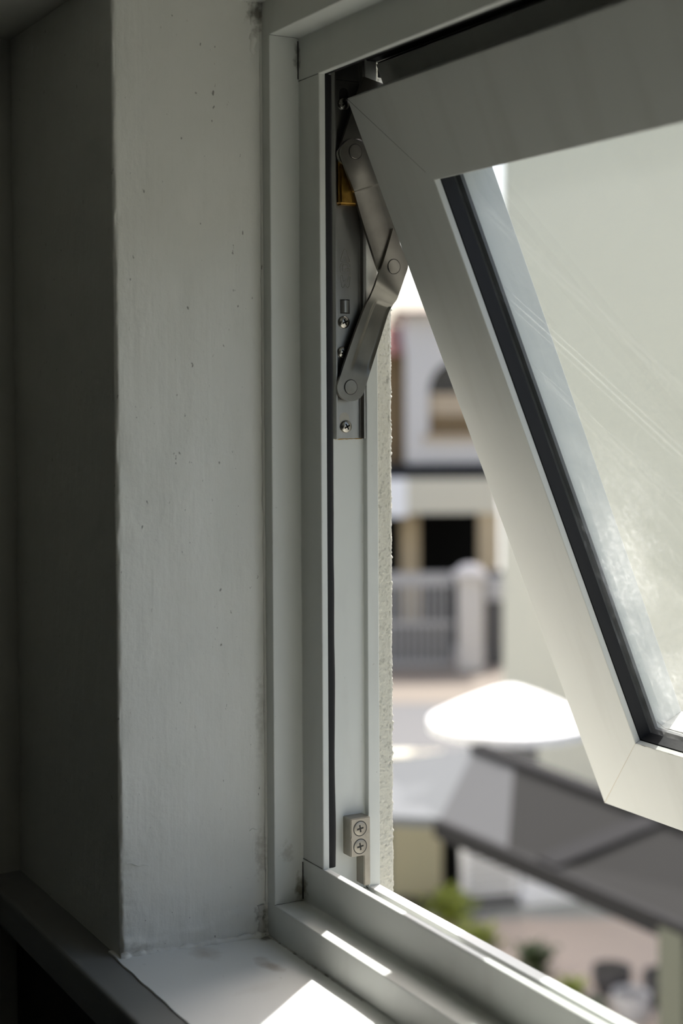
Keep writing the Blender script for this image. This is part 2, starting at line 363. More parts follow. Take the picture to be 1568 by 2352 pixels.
# ------------------------------------------------------------------ fixed window frame
WX = 900.0; HT = 550.0; FL = 27.1
win = tag(empty('window_1', (450, 40, 0)), 'white fixed frame of the open awning window', None, None, 'structure')
prof = rounded([(-26, 0), (0, 0), (0, 20.6), (FL, 20.6), (FL, 25.0), (6, 25.0), (-3, 27.5), (-3, 68.3), (1.5, 68.3), (1.5, 77), (-26, 77)], .8, 3)
prof_h = [(a, y - .2 if 15 < y < 30 else y) for a, y in prof]
def member(name, f0, f1, pr): 
    v, f = prism(pr, f0, f1); return P(name, mesh(v, f), 'frame', win)
member('jamb', lambda a, y: (a, y, -.1), lambda a, y: (a, y, HT + .1), prof)
member('jamb', lambda a, y: (WX - a, y, -.1), lambda a, y: (WX - a, y, HT + .1), prof)
member('frame_head', lambda a, y: (-15.5, y, HT - a), lambda a, y: (WX + 15.5, y, HT - a), prof_h)
member('frame_sill', lambda a, y: (-15.5, y, a - .0), lambda a, y: (WX + 15.5, y, a), prof_h)
def gasket_strip(fn, L0, L1, seed):
    sec = rounded([(11, 24.6), (26.4, 24.6), (26.6, 28.5), (25.2, 30.6), (21, 31.6), (11, 30)], .9, 2); v, f = [], []; n = len(sec); N = 60
    for i in range(N + 1):
        l = L0 + (L1 - L0) * i / N
        for a, y in sec: v.append(fn(a, y + (nz(i * .18, seed, 0, 1) * .7 if y > 27 else 0), l))
    for i in range(N):
        for k in range(n): f.append((i * n + k, i * n + (k + 1) % n, (i + 1) * n + (k + 1) % n, (i + 1) * n + k))
    return mesh(v, f, smooth=True)
P('gasket', gasket_strip(lambda a, y, l: (a, y, l), 27, HT - 27, 1), 'gasket', win)
P('gasket', gasket_strip(lambda a, y, l: (WX - a, y, l), 27, HT - 27, 2), 'gasket', win)
P('gasket', gasket_strip(lambda a, y, l: (l, y, HT - a), 20, WX - 20, 3), 'gasket', win)
P('gasket', gasket_strip(lambda a, y, l: (l, y, a - 3.5), 20, WX - 20, 4), 'gasket', win)
P('seal_light_block', box(-2, WX + 2, 69, 77.5, HT - 9.5, HT - 1.4, 1), 'gasket', win); P('seal_light_block', box(-2, WX + 2, 79.5, 86, HT - 19, HT - 8, 1), 'gasket', win)  # head seal; the lower outer strip is added to block sky light
# dirt that has gathered in the butt joint of jamb and bottom member
bead('joint_dirt', [(.1, 20.2, 1.0 + z) for z in range(0, 26, 2)], .5, 21, 'recess', win)
bead('joint_dirt', [(.1, 20.2, HT - 26 + z) for z in range(0, 26, 2)], .45, 22, 'recess', win)
bead('joint_line', [(x, 20.45, FL + .1) for x in range(0, 27, 2)], .16, 23, 'recess', win)
bead('joint_line', [(x, 20.45, HT - FL - .1) for x in range(0, 27, 2)], .16, 24, 'recess', win)
bead('joint_line', [(.0, y, .05) for y in range(0, 21, 2)], .14, 25, 'recess', win)
bead('joint_line', [(.0, y, HT - .05) for y in range(0, 21, 2)], .14, 26, 'recess', win)

# ------------------------------------------------------------------ open sash
K = 1.044
SO = CAM + (Vector((59.0082, 22.3767, 502.0686)) - CAM) * K
SW_, SL_, TH = 59.7527 * K, 492.7486 * K, .4078
SWID = WX - 2 * SO.x
SD = 43.4
sash = empty('window_sash', SO)
sash.matrix_world = Matrix.Translation(SO * S) @ Matrix.Rotation(TH, 4, 'X')      # local x along rail, -z down the sash, +y outwards
tag(sash, 'white aluminium sash of the awning window, pushed open and tilted outwards', 'window sash')
def SP(name, me, m, parent=sash): return link(name, me, m, parent, False)
ssec = rounded([(0, 0), (SW_, 0), (SW_, 4.6), (SW_ - 5, 4.6), (SW_ - 5, 20.8), (SW_, 20.8), (SW_, SD), (-13, SD), (-13, SD - 6.5), (0, SD - 6.5), (0, 24), (5, 24), (5, 14), (0, 14)], .7, 3)
def smember(name, kind):
    g = .07
    if kind == 'l': v, f = prism(ssec, lambda a, n: (a, n, -a - g), lambda a, n: (a, n, -SL_ + a + g))
    if kind == 'r': v, f = prism(ssec, lambda a, n: (SWID - a, n, -a - g), lambda a, n: (SWID - a, n, -SL_ + a + g))
    if kind == 't': v, f = prism(ssec, lambda a, n: (a + g, n, -a), lambda a, n: (SWID - a - g, n, -a))
    if kind == 'b': v, f = prism(ssec, lambda a, n: (a + g, n, -SL_ + a), lambda a, n: (SWID - a - g, n, -SL_ + a))
    return SP(name, mesh(v, f), 'sash')
smember('stile', 'l'); smember('stile', 'r'); smember('top_rail', 't'); smember('bottom_rail', 'b')
def ring(name, a0, a1, n0, n1, m):
    v, f = [], []
    rects = [[(a, a) for a in (a0, a1)]]
    for n in (n0, n1):
        for a in (a0, a1):
            v += [(a, n, -a), (SWID - a, n, -a), (SWID - a, n, -SL_ + a), (a, n, -SL_ + a)]
    for i in range(4):
        j = (i + 1) % 4
        f += [(i, j, 4 + j, 4 + i), (8 + i, 8 + j, 12 + j, 12 + i), (i, j, 8 + j, 8 + i), (4 + i, 4 + j, 12 + j, 12 + i)]
    return SP(name, mesh(v, f), m)
ring('inner_gasket', SW_ - 4.8, SW_ + .6, 4.8, 13.6, 'gasket')
ring('outer_gasket', SW_ - 4.8, SW_ + .5, 18.4, 20.7, 'gasket2')
ring('pane_edge_ring', SW_ - 4.6, SW_ - 4.0, 13.0, 19.0, 'gasket2')  # thin grey ring round the edge of the pane
SP('glass_pane', box(SW_ - 4, SWID - SW_ + 4, 13.8, 18.2, -SL_ + SW_ - 4, -SW_ + 4), 'glass')
# crust of old sealant along the pane's lower edge
v = []
def scrust(name, pts, rad, seed, m):
    vv, ff = [], []; n = len(pts); Kk = 5
    for i, p in enumerate(pts):
        r = rad * (1 + .8 * noise.noise(Vector((i * .4, seed, 0))))
        for k in range(Kk): vv.append((p[0] , p[1] + r * .3 * math.cos(k * 1.2566), p[2] + r * math.sin(k * 1.2566)))
    for i in range(n - 1):
        for k in range(Kk): ff.append((i * Kk + k, i * Kk + (k + 1) % Kk, (i + 1) * Kk + (k + 1) % Kk, (i + 1) * Kk + k))
    return SP(name, mesh(vv, ff, smooth=True), m)
def seam_line(name, p0, p1, r, m):
    p0, p1 = Vector(p0), Vector(p1); d = (p1 - p0); s_ = d.cross(Vector((0, 1, 0))).normalized() * r; y_ = Vector((0, -.04, 0)); b_ = Vector((0, .6, 0))
    q = [p0 - s_ + y_, p0 + s_ + y_, p1 + s_ * .55 + y_, p1 - s_ * .55 + y_]
    return SP(name, mesh(q + [k + b_ for k in q], [(0, 1, 2, 3), (7, 6, 5, 4)] + [(i, (i + 1) % 4, 4 + (i + 1) % 4, 4 + i) for i in range(4)]), m)
seam_line('mitre_seam', (.4, 0, -.4), (SW_ - 6, 0, -SW_ + 6), .17, 'recess')
seam_line('mitre_seam', (.4, 0, -SL_ + .4), (SW_ - .5, 0, -SL_ + SW_ - .5), .14, 'tan')
scrust('sealant_crust', [(SW_ + 5 + i * 2, 18.4, -SL_ + SW_ + 3.6 - (0 if i > 3 else (3 - i) * -1.2)) for i in range(120)], .5, 3, 'caulk')
scrust('edge_dirt', [(SW_ + 1 + i * 2, .1, -SL_ + SW_ - .1) for i in range(90)], .35, 8, 'caulk')

# ------------------------------------------------------------------ friction stay
stay = tag(empty('friction_stay', (-3, 57, 400)), 'stainless steel friction stay hinge with two folding arms in the window jamb', 'hinge')
CHX = -3.0
TB = 296.0
tsec = rounded([(CHX, 45.2), (2.4, 45.2), (2.4, 46.5), (-1.8, 46.5), (-1.8, 65.9), (2.2, 65.9), (2.2, 67.3), (CHX, 67.3)], .35, 2)
v, f = prism(tsec, lambda x, y: (x, y, TB), lambda x, y: (x, y, HT + 1.5))
track = P('track', mesh(v, f), 'steel2', stay)
bead('track_end_dirt', [(-1.9, 46.5 + i, TB - .1 + nz(i, 0, 0, .5) * .25) for i in range(21)], .28, 31, 'brass', track)

def strip_plate(name, stations, thick, m, parent, across=8, rib=None):
    """stations: (left px, right px, X of the plate's room side); photo points are measured on the arm's own plane"""
    top = []
    for si, (lu, lv, ru, rv, X) in enumerate(stations):
        row = []
        y0, z0 = ax(lu, lv, X); y1, z1 = ax(ru, rv, X)
        for k in range(across + 1):
            t = k / across; dx = rib(si / (len(stations) - 1), t) if rib else 0
            row.append((X + dx, y0 + (y1 - y0) * t, z0 + (z1 - z0) * t))
        top.append(row)
    ns, na = len(top), across + 1
    v = [p for r_ in top for p in r_] + [(p[0] - thick, p[1], p[2]) for r_ in top for p in r_]
    B = ns * na; f = []
    for i in range(ns - 1):
        for k in range(across):
            a = i * na + k; f.append((a, a + 1, a + na + 1, a + na)); f.append((B + a + na, B + a + na + 1, B + a + 1, B + a))
        for k in (0, across):
            a = i * na + k; f.append((a, a + na, B + a + na, B + a))
    for i in (0, ns - 1):
        for k in range(across):
            a = i * na + k; f.append((a, a + 1, B + a + 1, B + a))
    me_ = mesh(v, f, smooth=True); me_.set_sharp_from_angle(angle=math.radians(40)); return P(name, me_, m, parent)
def lerp_st(keys, n=60):
    """smooth interpolation of sparse stations"""
    out = []
    for i in range(n + 1):
        t = i / n * (len(keys) - 1); a = min(int(t), len(keys) - 2); w = t - a
        k0, k1, k2, k3 = keys[max(a - 1, 0)], keys[a], keys[a + 1], keys[min(a + 2, len(keys) - 1)]
        out.append(tuple(.5 * (2 * k1[j] + (k2[j] - k0[j]) * w + (2 * k0[j] - 5 * k1[j] + 4 * k2[j] - k3[j]) * w * w + (3 * k1[j] - k0[j] - 3 * k2[j] + k3[j]) * w ** 3) for j in range(5)))
    return out
def round_end(cu, cv, r, ang, X, n=7, start=True):
    """stations closing an arm with a half disc; ang = direction of the arm axis in the photo"""
    out = []
    ca, sa = math.cos(ang), math.sin(ang)
    for i in range(n):
        t = i / n; off = -r * math.cos(t * math.pi / 2); h = r * math.sin(t * math.pi / 2) + .3
        bu, bv = cu + ca * off, cv + sa * off
        out.append((bu + sa * h, bv - ca * h, bu - sa * h, bv + ca * h, X))
    return out if start else out[::-1]

# lower arm: round end at the track, cranked near the top, pointed end
a_lo = math.atan2(612 - 890, 905 - 806)
low = round_end(806, 890, 31.5, a_lo, 5.0)
body = [(776.4, 879.5, 835.6, 900.5, 5.0), (797, 817, 855, 838, 5.0), (818, 757, 874, 777, 5.0), (838, 705, 891, 722, 5.0), (850, 682, 901, 702, 5.6), (861, 656, 911, 688, 8.4), (866, 641, 917, 672, 10.0), (878, 608, 928, 640, 10.6),
        (889, 572, 937, 608, 10.6), (897, 545, 926, 578, 10.6), (902.5, 524, 906, 530, 10.6)]
def rib(s, t):
    def sm(x, a, b): 
        x = min(1, max(0, (x - a) / (b - a))); return x * x * (3 - 2 * x)
    along = sm(s, .150, .178) * (1 - sm(s, .425, .455)); acr = sm(t, .27, .38) * (1 - sm(t, .90, 1.0))
    return -along * acr * 1.3
lowst = low + lerp_st(body, 70)
larm = strip_plate('lower_arm', lowst, 2.3, 'steel', stay, 22, rib)
# upper arm, lying under the point of the lower arm
a_up = math.atan2(612 - 348, 905 - 816)
up = [(c, d_, a, b, X) for a, b, c, d_, X in round_end(816, 350, 33, a_up, 10.4)]
bodyu = [(785, 360, 848, 341, 10.4), (800, 404, 862, 384, 10.4), (812, 436, 874, 416, 10.2), (815, 447, 880, 428, 8.2), (830, 500, 897, 478, 8.0), (849, 560, 915, 538, 8.0), (866, 612, 926, 592, 8.0), (880, 640, 914, 628, 8.0)]
uarm = strip_plate('upper_arm', up + lerp_st(bodyu, 40), 2.3, 'steel', stay, 10, lambda s, t: -max(0, t - .82) * 6)
# sash arm plate, rising from the upper rivet behind the stile
a_s = math.atan2(-150, 60)
sarm = strip_plate('sash_arm', round_end(812, 352, 35, a_s, 6.6) + lerp_st([(781, 340, 845, 366, 6.6), (806, 262, 880, 290, 6.6), (836, 176, 900, 200, 6.6)], 10), 2.5, 'steel', stay, 6)

def lathe(prof, n=32):
    v, f = [], []
    for r, h in prof:
        for k in range(n): a = 2 * math.pi * k / n; v.append((h, r * math.cos(a), r * math.sin(a)))
    for i in range(len(prof) - 1):
        for k in range(n): f.append((i * n + k, i * n + (k + 1) % n, (i + 1) * n + (k + 1) % n, (i + 1) * n + k))
    f.append(tuple(range(n))); f.append(tuple(range((len(prof) - 1) * n, len(prof) * n)))
    return mesh(v, f, smooth=False)
riv = lathe([(4.6, -2.5), (4.6, .25), (4.35, .55), (.3, .62)]); seam = lathe([(4.5, -.1), (5.0, .04), (5.0, .08), (4.55, .08)])
riv.materials.append(M['steel']); seam.materials.append(M['recess'])
def place(me, name, X, Y, Z, parent, rx=0, sc=1):
    o = bpy.data.objects.new(name, me); COL.objects.link(o); o.parent = parent
    o.matrix_parent_inverse = parent_world(parent).inverted(); o.location = (X * S, Y * S, Z * S); o.rotation_euler = (rx, 0, 0); o.scale = (sc, sc, sc); return o
for (u, vv, X, par) in ((806, 889, 5.0, stay), (905, 612, 10.6, stay), (816.5, 348, 10.4, stay)):
    y, z = ax(u, vv, X + .5); r_ = place(riv, 'rivet', X, y, z, par); place(seam, 'rivet_seam', X, y, z, r_)
# brass slider
y0, z0 = ax(771.5, 366, 3); y1, z1 = ax(813, 473, 3)
def slider():
    pr = rounded([(46.7, z1), (65.7, z1), (65.7, z0), (46.7, z0)], 1, 2)
    bm = bmesh.new(); bmesh.ops.create_cube(bm, size=1)
    for v_ in bm.verts: v_.co = Vector((1.9 + v_.co.x * 7.2, 56.2 + v_.co.y * 18.6, (z0 + z1) / 2 + v_.co.z * (z0 - z1)))
    bmesh.ops.bevel(bm, geom=bm.edges[:], offset=1.6, segments=3, affect='EDGES'); return bmmesh(bm)
P('brass_slider', slider(), 'brass', stay, label='brass friction slider')
# screws with cross recess
def boolean(me, cut):
    a = bpy.data.objects.new('a', me); b = bpy.data.objects.new('b', cut); COL.objects.link(a); COL.objects.link(b)
    md = a.modifiers.new('x', 'BOOLEAN'); md.object = b; md.operation = 'DIFFERENCE'; md.solver = 'EXACT'
    dg = bpy.context.evaluated_depsgraph_get(); out = bpy.data.meshes.new_from_object(a.evaluated_get(dg))
    bpy.data.objects.remove(a); bpy.data.objects.remove(b); return out
def cross_cut(r, w, h0, h1):
    pts = [(w, w), (w, r), (-w, r), (-w, w), (-r, w), (-r, -w), (-w, -w), (-w, -r), (w, -r), (w, -w), (r, -w), (r, w)]
    v, f = prism(pts, lambda a, b: (h0, a * .6, b * .6), lambda a, b: (h1, a, b)); return mesh(v, f)
pan = boolean(lathe([(2, -1.5), (4.25, -.2), (4.3, .6), (3.9, 1.5), (2.9, 2.1), (1.5, 2.4), (.2, 2.5)]), cross_cut(2.5, .55, .2, 3))
csk = boolean(lathe([(2, -2.5), (4.5, -.35), (4.5, .12), (4.2, .3), (.2, .34)]), cross_cut(2.7, .62, -2.0, 1))
for me in (pan, csk):
    me.materials.clear(); me.materials.append(M['screw'] if me is pan else M['zinc'])
    for p in me.polygons: p.use_smooth = True
    me.set_sharp_from_angle(angle=math.radians(32))
wellp = lathe([(1.9, .1), (1.9, .25), (.1, .25)]); wellp.materials.append(M['recess'])
wellc = lathe([(2.1, -1.9), (2.1, -1.75), (.1, -1.75)]); wellc.materials.append(M['recess'])
halo = lathe([(4.4, 0), (5.1, .05), (5.1, .07), (4.4, .07)]); halo.materials.append(M['recess'])
R2 = random.Random(3)
for (u, vv, sc_) in ((792, 740, .96), (789, 809, .9), (796.5, 980, .96), (791, 238, .96)):
    y, z = ax(u, vv, 0); s_ = place(pan, 'screw', -1.8, y, z, stay, .25 + R2.random() * .7, sc_); place(wellp, 'screw_recess', -1.8, y, z, s_, 0, sc_)
# keyhole slots above the end screws, and the lanced half-tube bump
def slot(name, u0, v0, u1, v1, r, m):
    y0, z0 = ax(u0, v0, -1.7); y1, z1 = ax(u1, v1, -1.7); pts = []
    for i in range(9): a = math.pi * i / 8; pts.append((y0 + r * math.cos(a), z0 + r * math.sin(a)))
    for i in range(9): a = math.pi + math.pi * i / 8; pts.append((y1 + r * math.cos(a), z1 + r * math.sin(a)))
    v, f = prism(pts, lambda a, b: (-2.2, a, b), lambda a, b: (-1.72, a, b)); return P(name, mesh(v, f), m, stay)
slot('slot', 790.5, 960, 793, 976, 3.6, 'zinc'); slot('slot_edge', 792.5, 960.5, 795, 976, 3.7, 'recess').location.x = -.0001
slot('slot', 789, 214, 789, 232, 3.4, 'recess')
bead('track_joint', [(-1.75, 47 + i, ax(800, 186, -1.8)[1]) for i in range(19)], .2, 33, 'recess', track)
yb, zb = ax(793, 703, -1)
v, f = [], []
for i in range(9):
    a = math.pi * i / 8
    for z in (zb - 4.2, zb + 3.6): v.append((-1.8 + 2.2 * math.sin(a), yb + 3.4 * math.cos(a), z))
for i in range(8): f.append((2 * i, 2 * i + 1, 2 * i + 3, 2 * i + 2))
f += [tuple(range(0, 18, 2)), tuple(range(1, 18, 2))]
bump = P('lanced_bump', mesh(v, f), 'steel2', stay)
bead('bump_slot', [(-1.7, yb - 3.4 + i * .68, zb + 3.9) for i in range(11)], .45, 41, 'recess', bump)
bead('bump_slot', [(-1.7, yb - 3.4 + i * .68, zb - 4.5) for i in range(11)], .4, 42, 'recess', bump)
# embossed letters A G W, stacked down the track: raised outlines
def emboss(name, loops, parent):
    v, f = [], []; w = .17
    for lp_ in loops:
        pts = [Vector((0, *ax(u, vv, -1.7))) for u, vv in lp_]; n = len(pts) - 1
        for i in range(n):
            a, b = pts[i], pts[i + 1]; d = (b - a).normalized(); nn = Vector((1, 0, 0)).cross(d) * w; a2, b2 = a - d * w * .8, b + d * w * .8
            o = len(v)
            for q in (a2, b2): v.extend([(-1.85, *(q - nn).yz), (-1.62, *(q - nn * .35).yz), (-1.62, *(q + nn * .35).yz), (-1.85, *(q + nn).yz)])
            f.extend([(o, o + 1, o + 5, o + 4), (o + 1, o + 2, o + 6, o + 5), (o + 2, o + 3, o + 7, o + 6), (o, o + 1, o + 2, o + 3), (o + 4, o + 5, o + 6, o + 7)])
    return P(name, mesh(v, f), 'screw', parent)
Q = lambda pts: [(730 + x / 13.07, 540 + y / 13.07) for x, y in pts]
emboss('letter_a', [Q([(745, 790), (675, 785), (690, 690), (770, 450), (810, 425), (845, 450), (945, 740), (950, 800), (870, 790), (820, 650), (790, 640), (780, 700)])], track)
emboss('letter_g', [Q([(905, 975), (885, 900), (830, 875), (770, 880), (745, 920), (745, 1080), (790, 1100), (900, 1090), (900, 1050), (820, 1050), (820, 1005), (890, 1005), (955, 1020), (960, 1165), (760, 1170), (680, 1110), (660, 960), (680, 870), (760, 825), (900, 830), (960, 890), (960, 960)])], track)
emboss('letter_w', [Q([(690, 1215), (675, 1300), (715, 1540), (740, 1580), (775, 1560), (815, 1475), (885, 1580), (935, 1540), (975, 1270), (965, 1215), (925, 1215), (880, 1390), (815, 1345), (770, 1390), (735, 1215), (690, 1210)])], track)

# ------------------------------------------------------------------ keeper block at the foot of the jamb
keep = tag(empty('keeper_block', (2, 59, 24)), 'small nickel keeper block with two cross head screws at the foot of the jamb', 'catch')
kp = rounded([(51.7, 24.5), (61.6, 24.5), (61.6, 4.5), (66.4, 4.5), (66.4, 49.5), (51.7, 49.5)], .9, 3)
v, f = prism(kp, lambda y, z: (CHX, y, z), lambda y, z: (7.0, y, z))
bmk = bmesh.new(); mek = mesh(v, f); bmk.from_mesh(mek)
cap = [e for e in bmk.edges if all(abs(q.co.x - .007) < 1e-6 for q in e.verts)]
bmesh.ops.bevel(bmk, geom=cap, offset=.0005, segments=2, affect='EDGES'); bmk.to_mesh(mek); bmk.free()
kb = P('body', mek, 'zinc', keep)
for z in (42.6, 30.9):
    s_ = place(csk, 'screw', 6.95, 58.7, z, keep, .15); place(wellc, 'screw_recess', 6.95, 58.7, z, s_); place(halo, 'screw_seam', 6.96, 58.7, z, s_)
cup = lathe([(1.6, 0), (1.75, .06), (1.6, .1), (1.45, .06)]); cup.materials.append(M['zinc'])
for y, z in ((53.6, 36.4), (64.3, 37.2)): place(cup, 'casting_mark', 7.0, y, z, keep)

# ================================================================== outdoors (metres from here on)
GZ = -4.2
BROT = YAW                                            # yard axes are turned against the window wall
BO = Vector((CAM.x * S, CAM.y * S, 0))
BX, BY = Vector((math.cos(YAW), math.sin(YAW), 0)), Vector((-math.sin(YAW), math.cos(YAW), 0))
def yard(l, d, z=0.0): return BO + BX * l + BY * d + Vector((0, 0, z))
def lat(u, d): return d * (u - 784) / FPX
def hgt(v_, d): return .324 - d * (v_ - 908) / FPX
def yempty(name, l, d, z, label=None, cat=None, rz=0, group=None):
    o = bpy.data.objects.new(name, None); COL.objects.link(o); o.empty_display_size = .1
    o.matrix_world = Matrix.Translation(yard(l, d, z)) @ Matrix.Rotation(BROT + rz, 4, 'Z'); return tag(o, label, cat, group)
def YB(name, parent, x0, x1, y0, y1, z0, z1, m, bev=0):
    return link(name, box(x0, x1, y0, y1, z0, z1, bev, 1.0), m, parent, False)

# ground
g = tag(link('ground', box(-70, 40, .12, 90, GZ - .2, GZ, 0, 1.0), 'concrete'), 'pale concrete ground outside', None, None, 'structure')
def slab(name, d0, d1, l0, l1, m, label, h=.02):
    e = box(l0, l1, d0, d1, GZ, GZ + h, 0, 1.0); o = link(name, e, m); o.matrix_world = Matrix.Translation(yard(0, 0, 0)) @ Matrix.Rotation(BROT, 4, 'Z')
    return tag(o, label, None, None, 'structure')
slab('paved_yard', 9.2, 13.0, -1, 6, 'paving', 'brown paved yard below the window', .012)
slab('driveway', 22.2, 26.5, -3, 7, 'drive', 'tan sunlit driveway before the gate')
slab('road', 18.9, 22.2, -6, 9, 'asphalt', 'pale grey road strip beyond the canopy', .015)
slab('kerb', 18.0, 18.9, -6, 9, 'kerb', 'pale concrete kerb beside the road', .06)

# cream building to the right
BXC, BYC, BTOP = -12.3, 8.83, 3.5
cb = bpy.data.objects.new('cream_building', None); COL.objects.link(cb); cb.location = (BXC, BYC, GZ); tag(cb, 'tall plain cream rendered building filling the view behind the pane', 'building')
def WBX(name, parent, x0, x1, y0, y1, z0, z1, m, bev=0):
    return link(name, box(x0, x1, y0, y1, z0, z1, bev, 1.0), m, parent)
WBX('wall', cb, BXC, 4.0, BYC, BYC + 9, GZ, BTOP, 'cream')
WBX('parapet', cb, BXC - .05, 4.05, BYC - .05, BYC + 9.05, BTOP, BTOP + .15, 'cream', .02)
WBX('plinth', cb, BXC - .04, 4.04, BYC - .04, BYC + 9.04, GZ, GZ + .4, 'beige')

def upt(u, v_, d):
    return CAM * S + (CF + CR * ((u - PPX) / FPX) - CU * ((v_ - PPY) / FPX)) * d
# grey sheet roof below the window
E1 = upt(1010, 1880, 6.2)
roof = bpy.data.objects.new('grey_roof', None); COL.objects.link(roof); roof.location = (E1.x, E1.y, GZ); tag(roof, 'low grey sheet roof below the window, with sun painted into its pale left end and shade into its dark right', 'roof')
A_ = upt(1092, 1716, 6.65); ZE, ZR = E1.z, A_.z
E2 = Vector((-1.6, E1.y + .05, ZE)); R_ = Vector((-1.6, A_.y + .12, ZR - .1)); Bq = upt(850, 1752, 6.9); Dq = upt(850, 1872, 6.25)
def slab_poly(name, ptsx, th, m, parent):
    n = len(ptsx); vv = [tuple(p) for p in ptsx] + [(p[0], p[1], p[2] - th) for p in ptsx]
    ff = [tuple(range(n)), tuple(range(2 * n - 1, n - 1, -1))] + [(i, (i + 1) % n, n + (i + 1) % n, n + i) for i in range(n)]
    return link(name, mesh(vv, ff, unit=1.0), m, parent)
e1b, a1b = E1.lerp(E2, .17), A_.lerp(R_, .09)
slab_poly('roof_sheet', [E1, e1b, a1b, A_], .04, 'roof_halfshade', roof)
slab_poly('roof_sheet', [e1b, E2, R_, a1b], .04, 'roof_shade', roof)
slab_poly('roof_sheet', [E1, A_, Bq, Dq], .04, 'roof_lit', roof)
slab_poly('roof_sheet', [A_, R_, R_ + Vector((0, .9, -.4)), A_ + Vector((-.3, .9, -.4)), Bq + Vector((0, .6, -.32)), Bq], .04, 'roof_shade', roof)
slab_poly('fascia', [E1 + Vector((0, -.03, .0)), E2 + Vector((0, -.03, .0)), E2, E1], .07, 'fascia', roof)
slab_poly('ridge_cap', [A_ + Vector((0, -.03, .015)), R_ + Vector((0, -.03, .015)), R_ + Vector((0, .04, .015)), A_ + Vector((0, .04, .015))], .03, 'fascia', roof)
# thin dark strip painted as a shadow gap across the shaded sheet
q1, q2 = e1b.lerp(E2, .08), a1b.lerp(R_, .30); up_ = Vector((0, 0, .012)); wd = Vector((.12, 0, 0))
slab_poly('gap_shadow', [q1 + up_, q1 + wd + up_, q2 + wd + up_, q2 + up_], .01, 'fascia', roof)
ql = upt(868, 2000, 6.4); link('post', box(ql.x - .04, ql.x + .04, ql.y - .04, ql.y + .04, GZ, ZE - .06, 0, 1.0), 'olive', roof)
pq = upt(1566, 2200, 5.0); link('post', box(pq.x - .06, pq.x + .06, pq.y - .05, pq.y + .05, GZ, ZE - .03, 0, 1.0), 'olive', roof)

# white conical vent cap standing on the rear slope of the grey roof
pdp = 7.05; pc = upt(1172, 1652, pdp); pr_ = .378; ph = .16
par = bpy.data.objects.new('roof_vent', None); COL.objects.link(par); par.location = (pc.x, pc.y, pc.z - .3); tag(par, 'bright white conical vent cap standing on the grey roof', 'roof vent')
for k in range(8):
    v, f = [], []
    for i in range(7):
        t = i / 6
        for j in range(5):
            a = (k + j / 4) * math.pi / 4 + .2; r_ = pr_ * t
            v.append((pc.x + r_ * math.cos(a), pc.y + r_ * math.sin(a), pc.z + ph * (1 - t ** 1.25)))
    for j in range(5):
        a = (k + j / 4) * math.pi / 4 + .2; v.append((pc.x + pr_ * math.cos(a), pc.y + pr_ * math.sin(a), pc.z - .045))
    for i in range(7):
        for j in range(4): f.append((i * 5 + j, i * 5 + j + 1, (i + 1) * 5 + j + 1, (i + 1) * 5 + j))
    link('cap_panel', mesh(v, f, unit=1.0), 'white', par)
WBX('stub', par, pc.x - .09, pc.x + .09, pc.y - .09, pc.y + .09, pc.z - .42, pc.z + .1, 'offwhite')

# khaki yard wall with a dark doorway, seen under the eave
kd = 13.3
kw = yempty('yard_wall', lat(900, kd), kd, GZ, 'low khaki rendered yard wall under the grey roof edge', 'wall')
YB('wall', kw, -1.5, lat(1012, kd) - lat(900, kd), 0, .15, 0, 1.32, 'khaki')
YB('coping', kw, -1.5, lat(1012, kd) - lat(900, kd) + .02, -.03, .18, 1.32, 1.37, 'beige')
YB('doorway', kw, lat(1012, kd) - lat(900, kd), lat(1056, kd) - lat(900, kd), .1, .15, 0, 1.25, 'dark')
YB('footing', kw, -1.5, lat(1056, kd) - lat(900, kd), -.12, .0, 0, .12, 'soil')
# white slatted screen and picket run
ld = 13.25
ls = yempty('slatted_screen', lat(1062, ld), ld, GZ, 'white screen of horizontal slats under the grey roof edge', 'fence', .25)
wl = lat(1185, ld) - lat(1062, ld)
for k in range(17): YB('slat', ls, .03, wl, 0, .02, .12 + k * .062, .156 + k * .062, 'white')
YB('post', ls, 0, .04, -.01, .05, 0, 1.25, 'white'); YB('post', ls, wl, wl + .04, -.01, .05, 0, 1.25, 'white'); YB('plinth', ls, 0, wl + .04, -.03, .08, 0, .1, 'kerb'); YB('backing', ls, .02, wl, .05, .06, .1, 1.2, 'khaki')
pf = yempty('picket_fence', lat(1206, ld), ld + .16, GZ, 'white upright picket fence beside the slatted screen', 'fence', .25)
wp = lat(1322, ld) - lat(1206, ld)
for k in range(11): YB('picket', pf, .02 + k * wp / 11, .055 + k * wp / 11, 0, .02, .1, 1.1, 'white')
YB('rail', pf, 0, wp, .02, .04, .85, .92, 'white'); YB('rail', pf, 0, wp, .02, .04, .15, .22, 'white'); YB('plinth', pf, 0, wp + .05, -.06, .1, 0, .1, 'white')

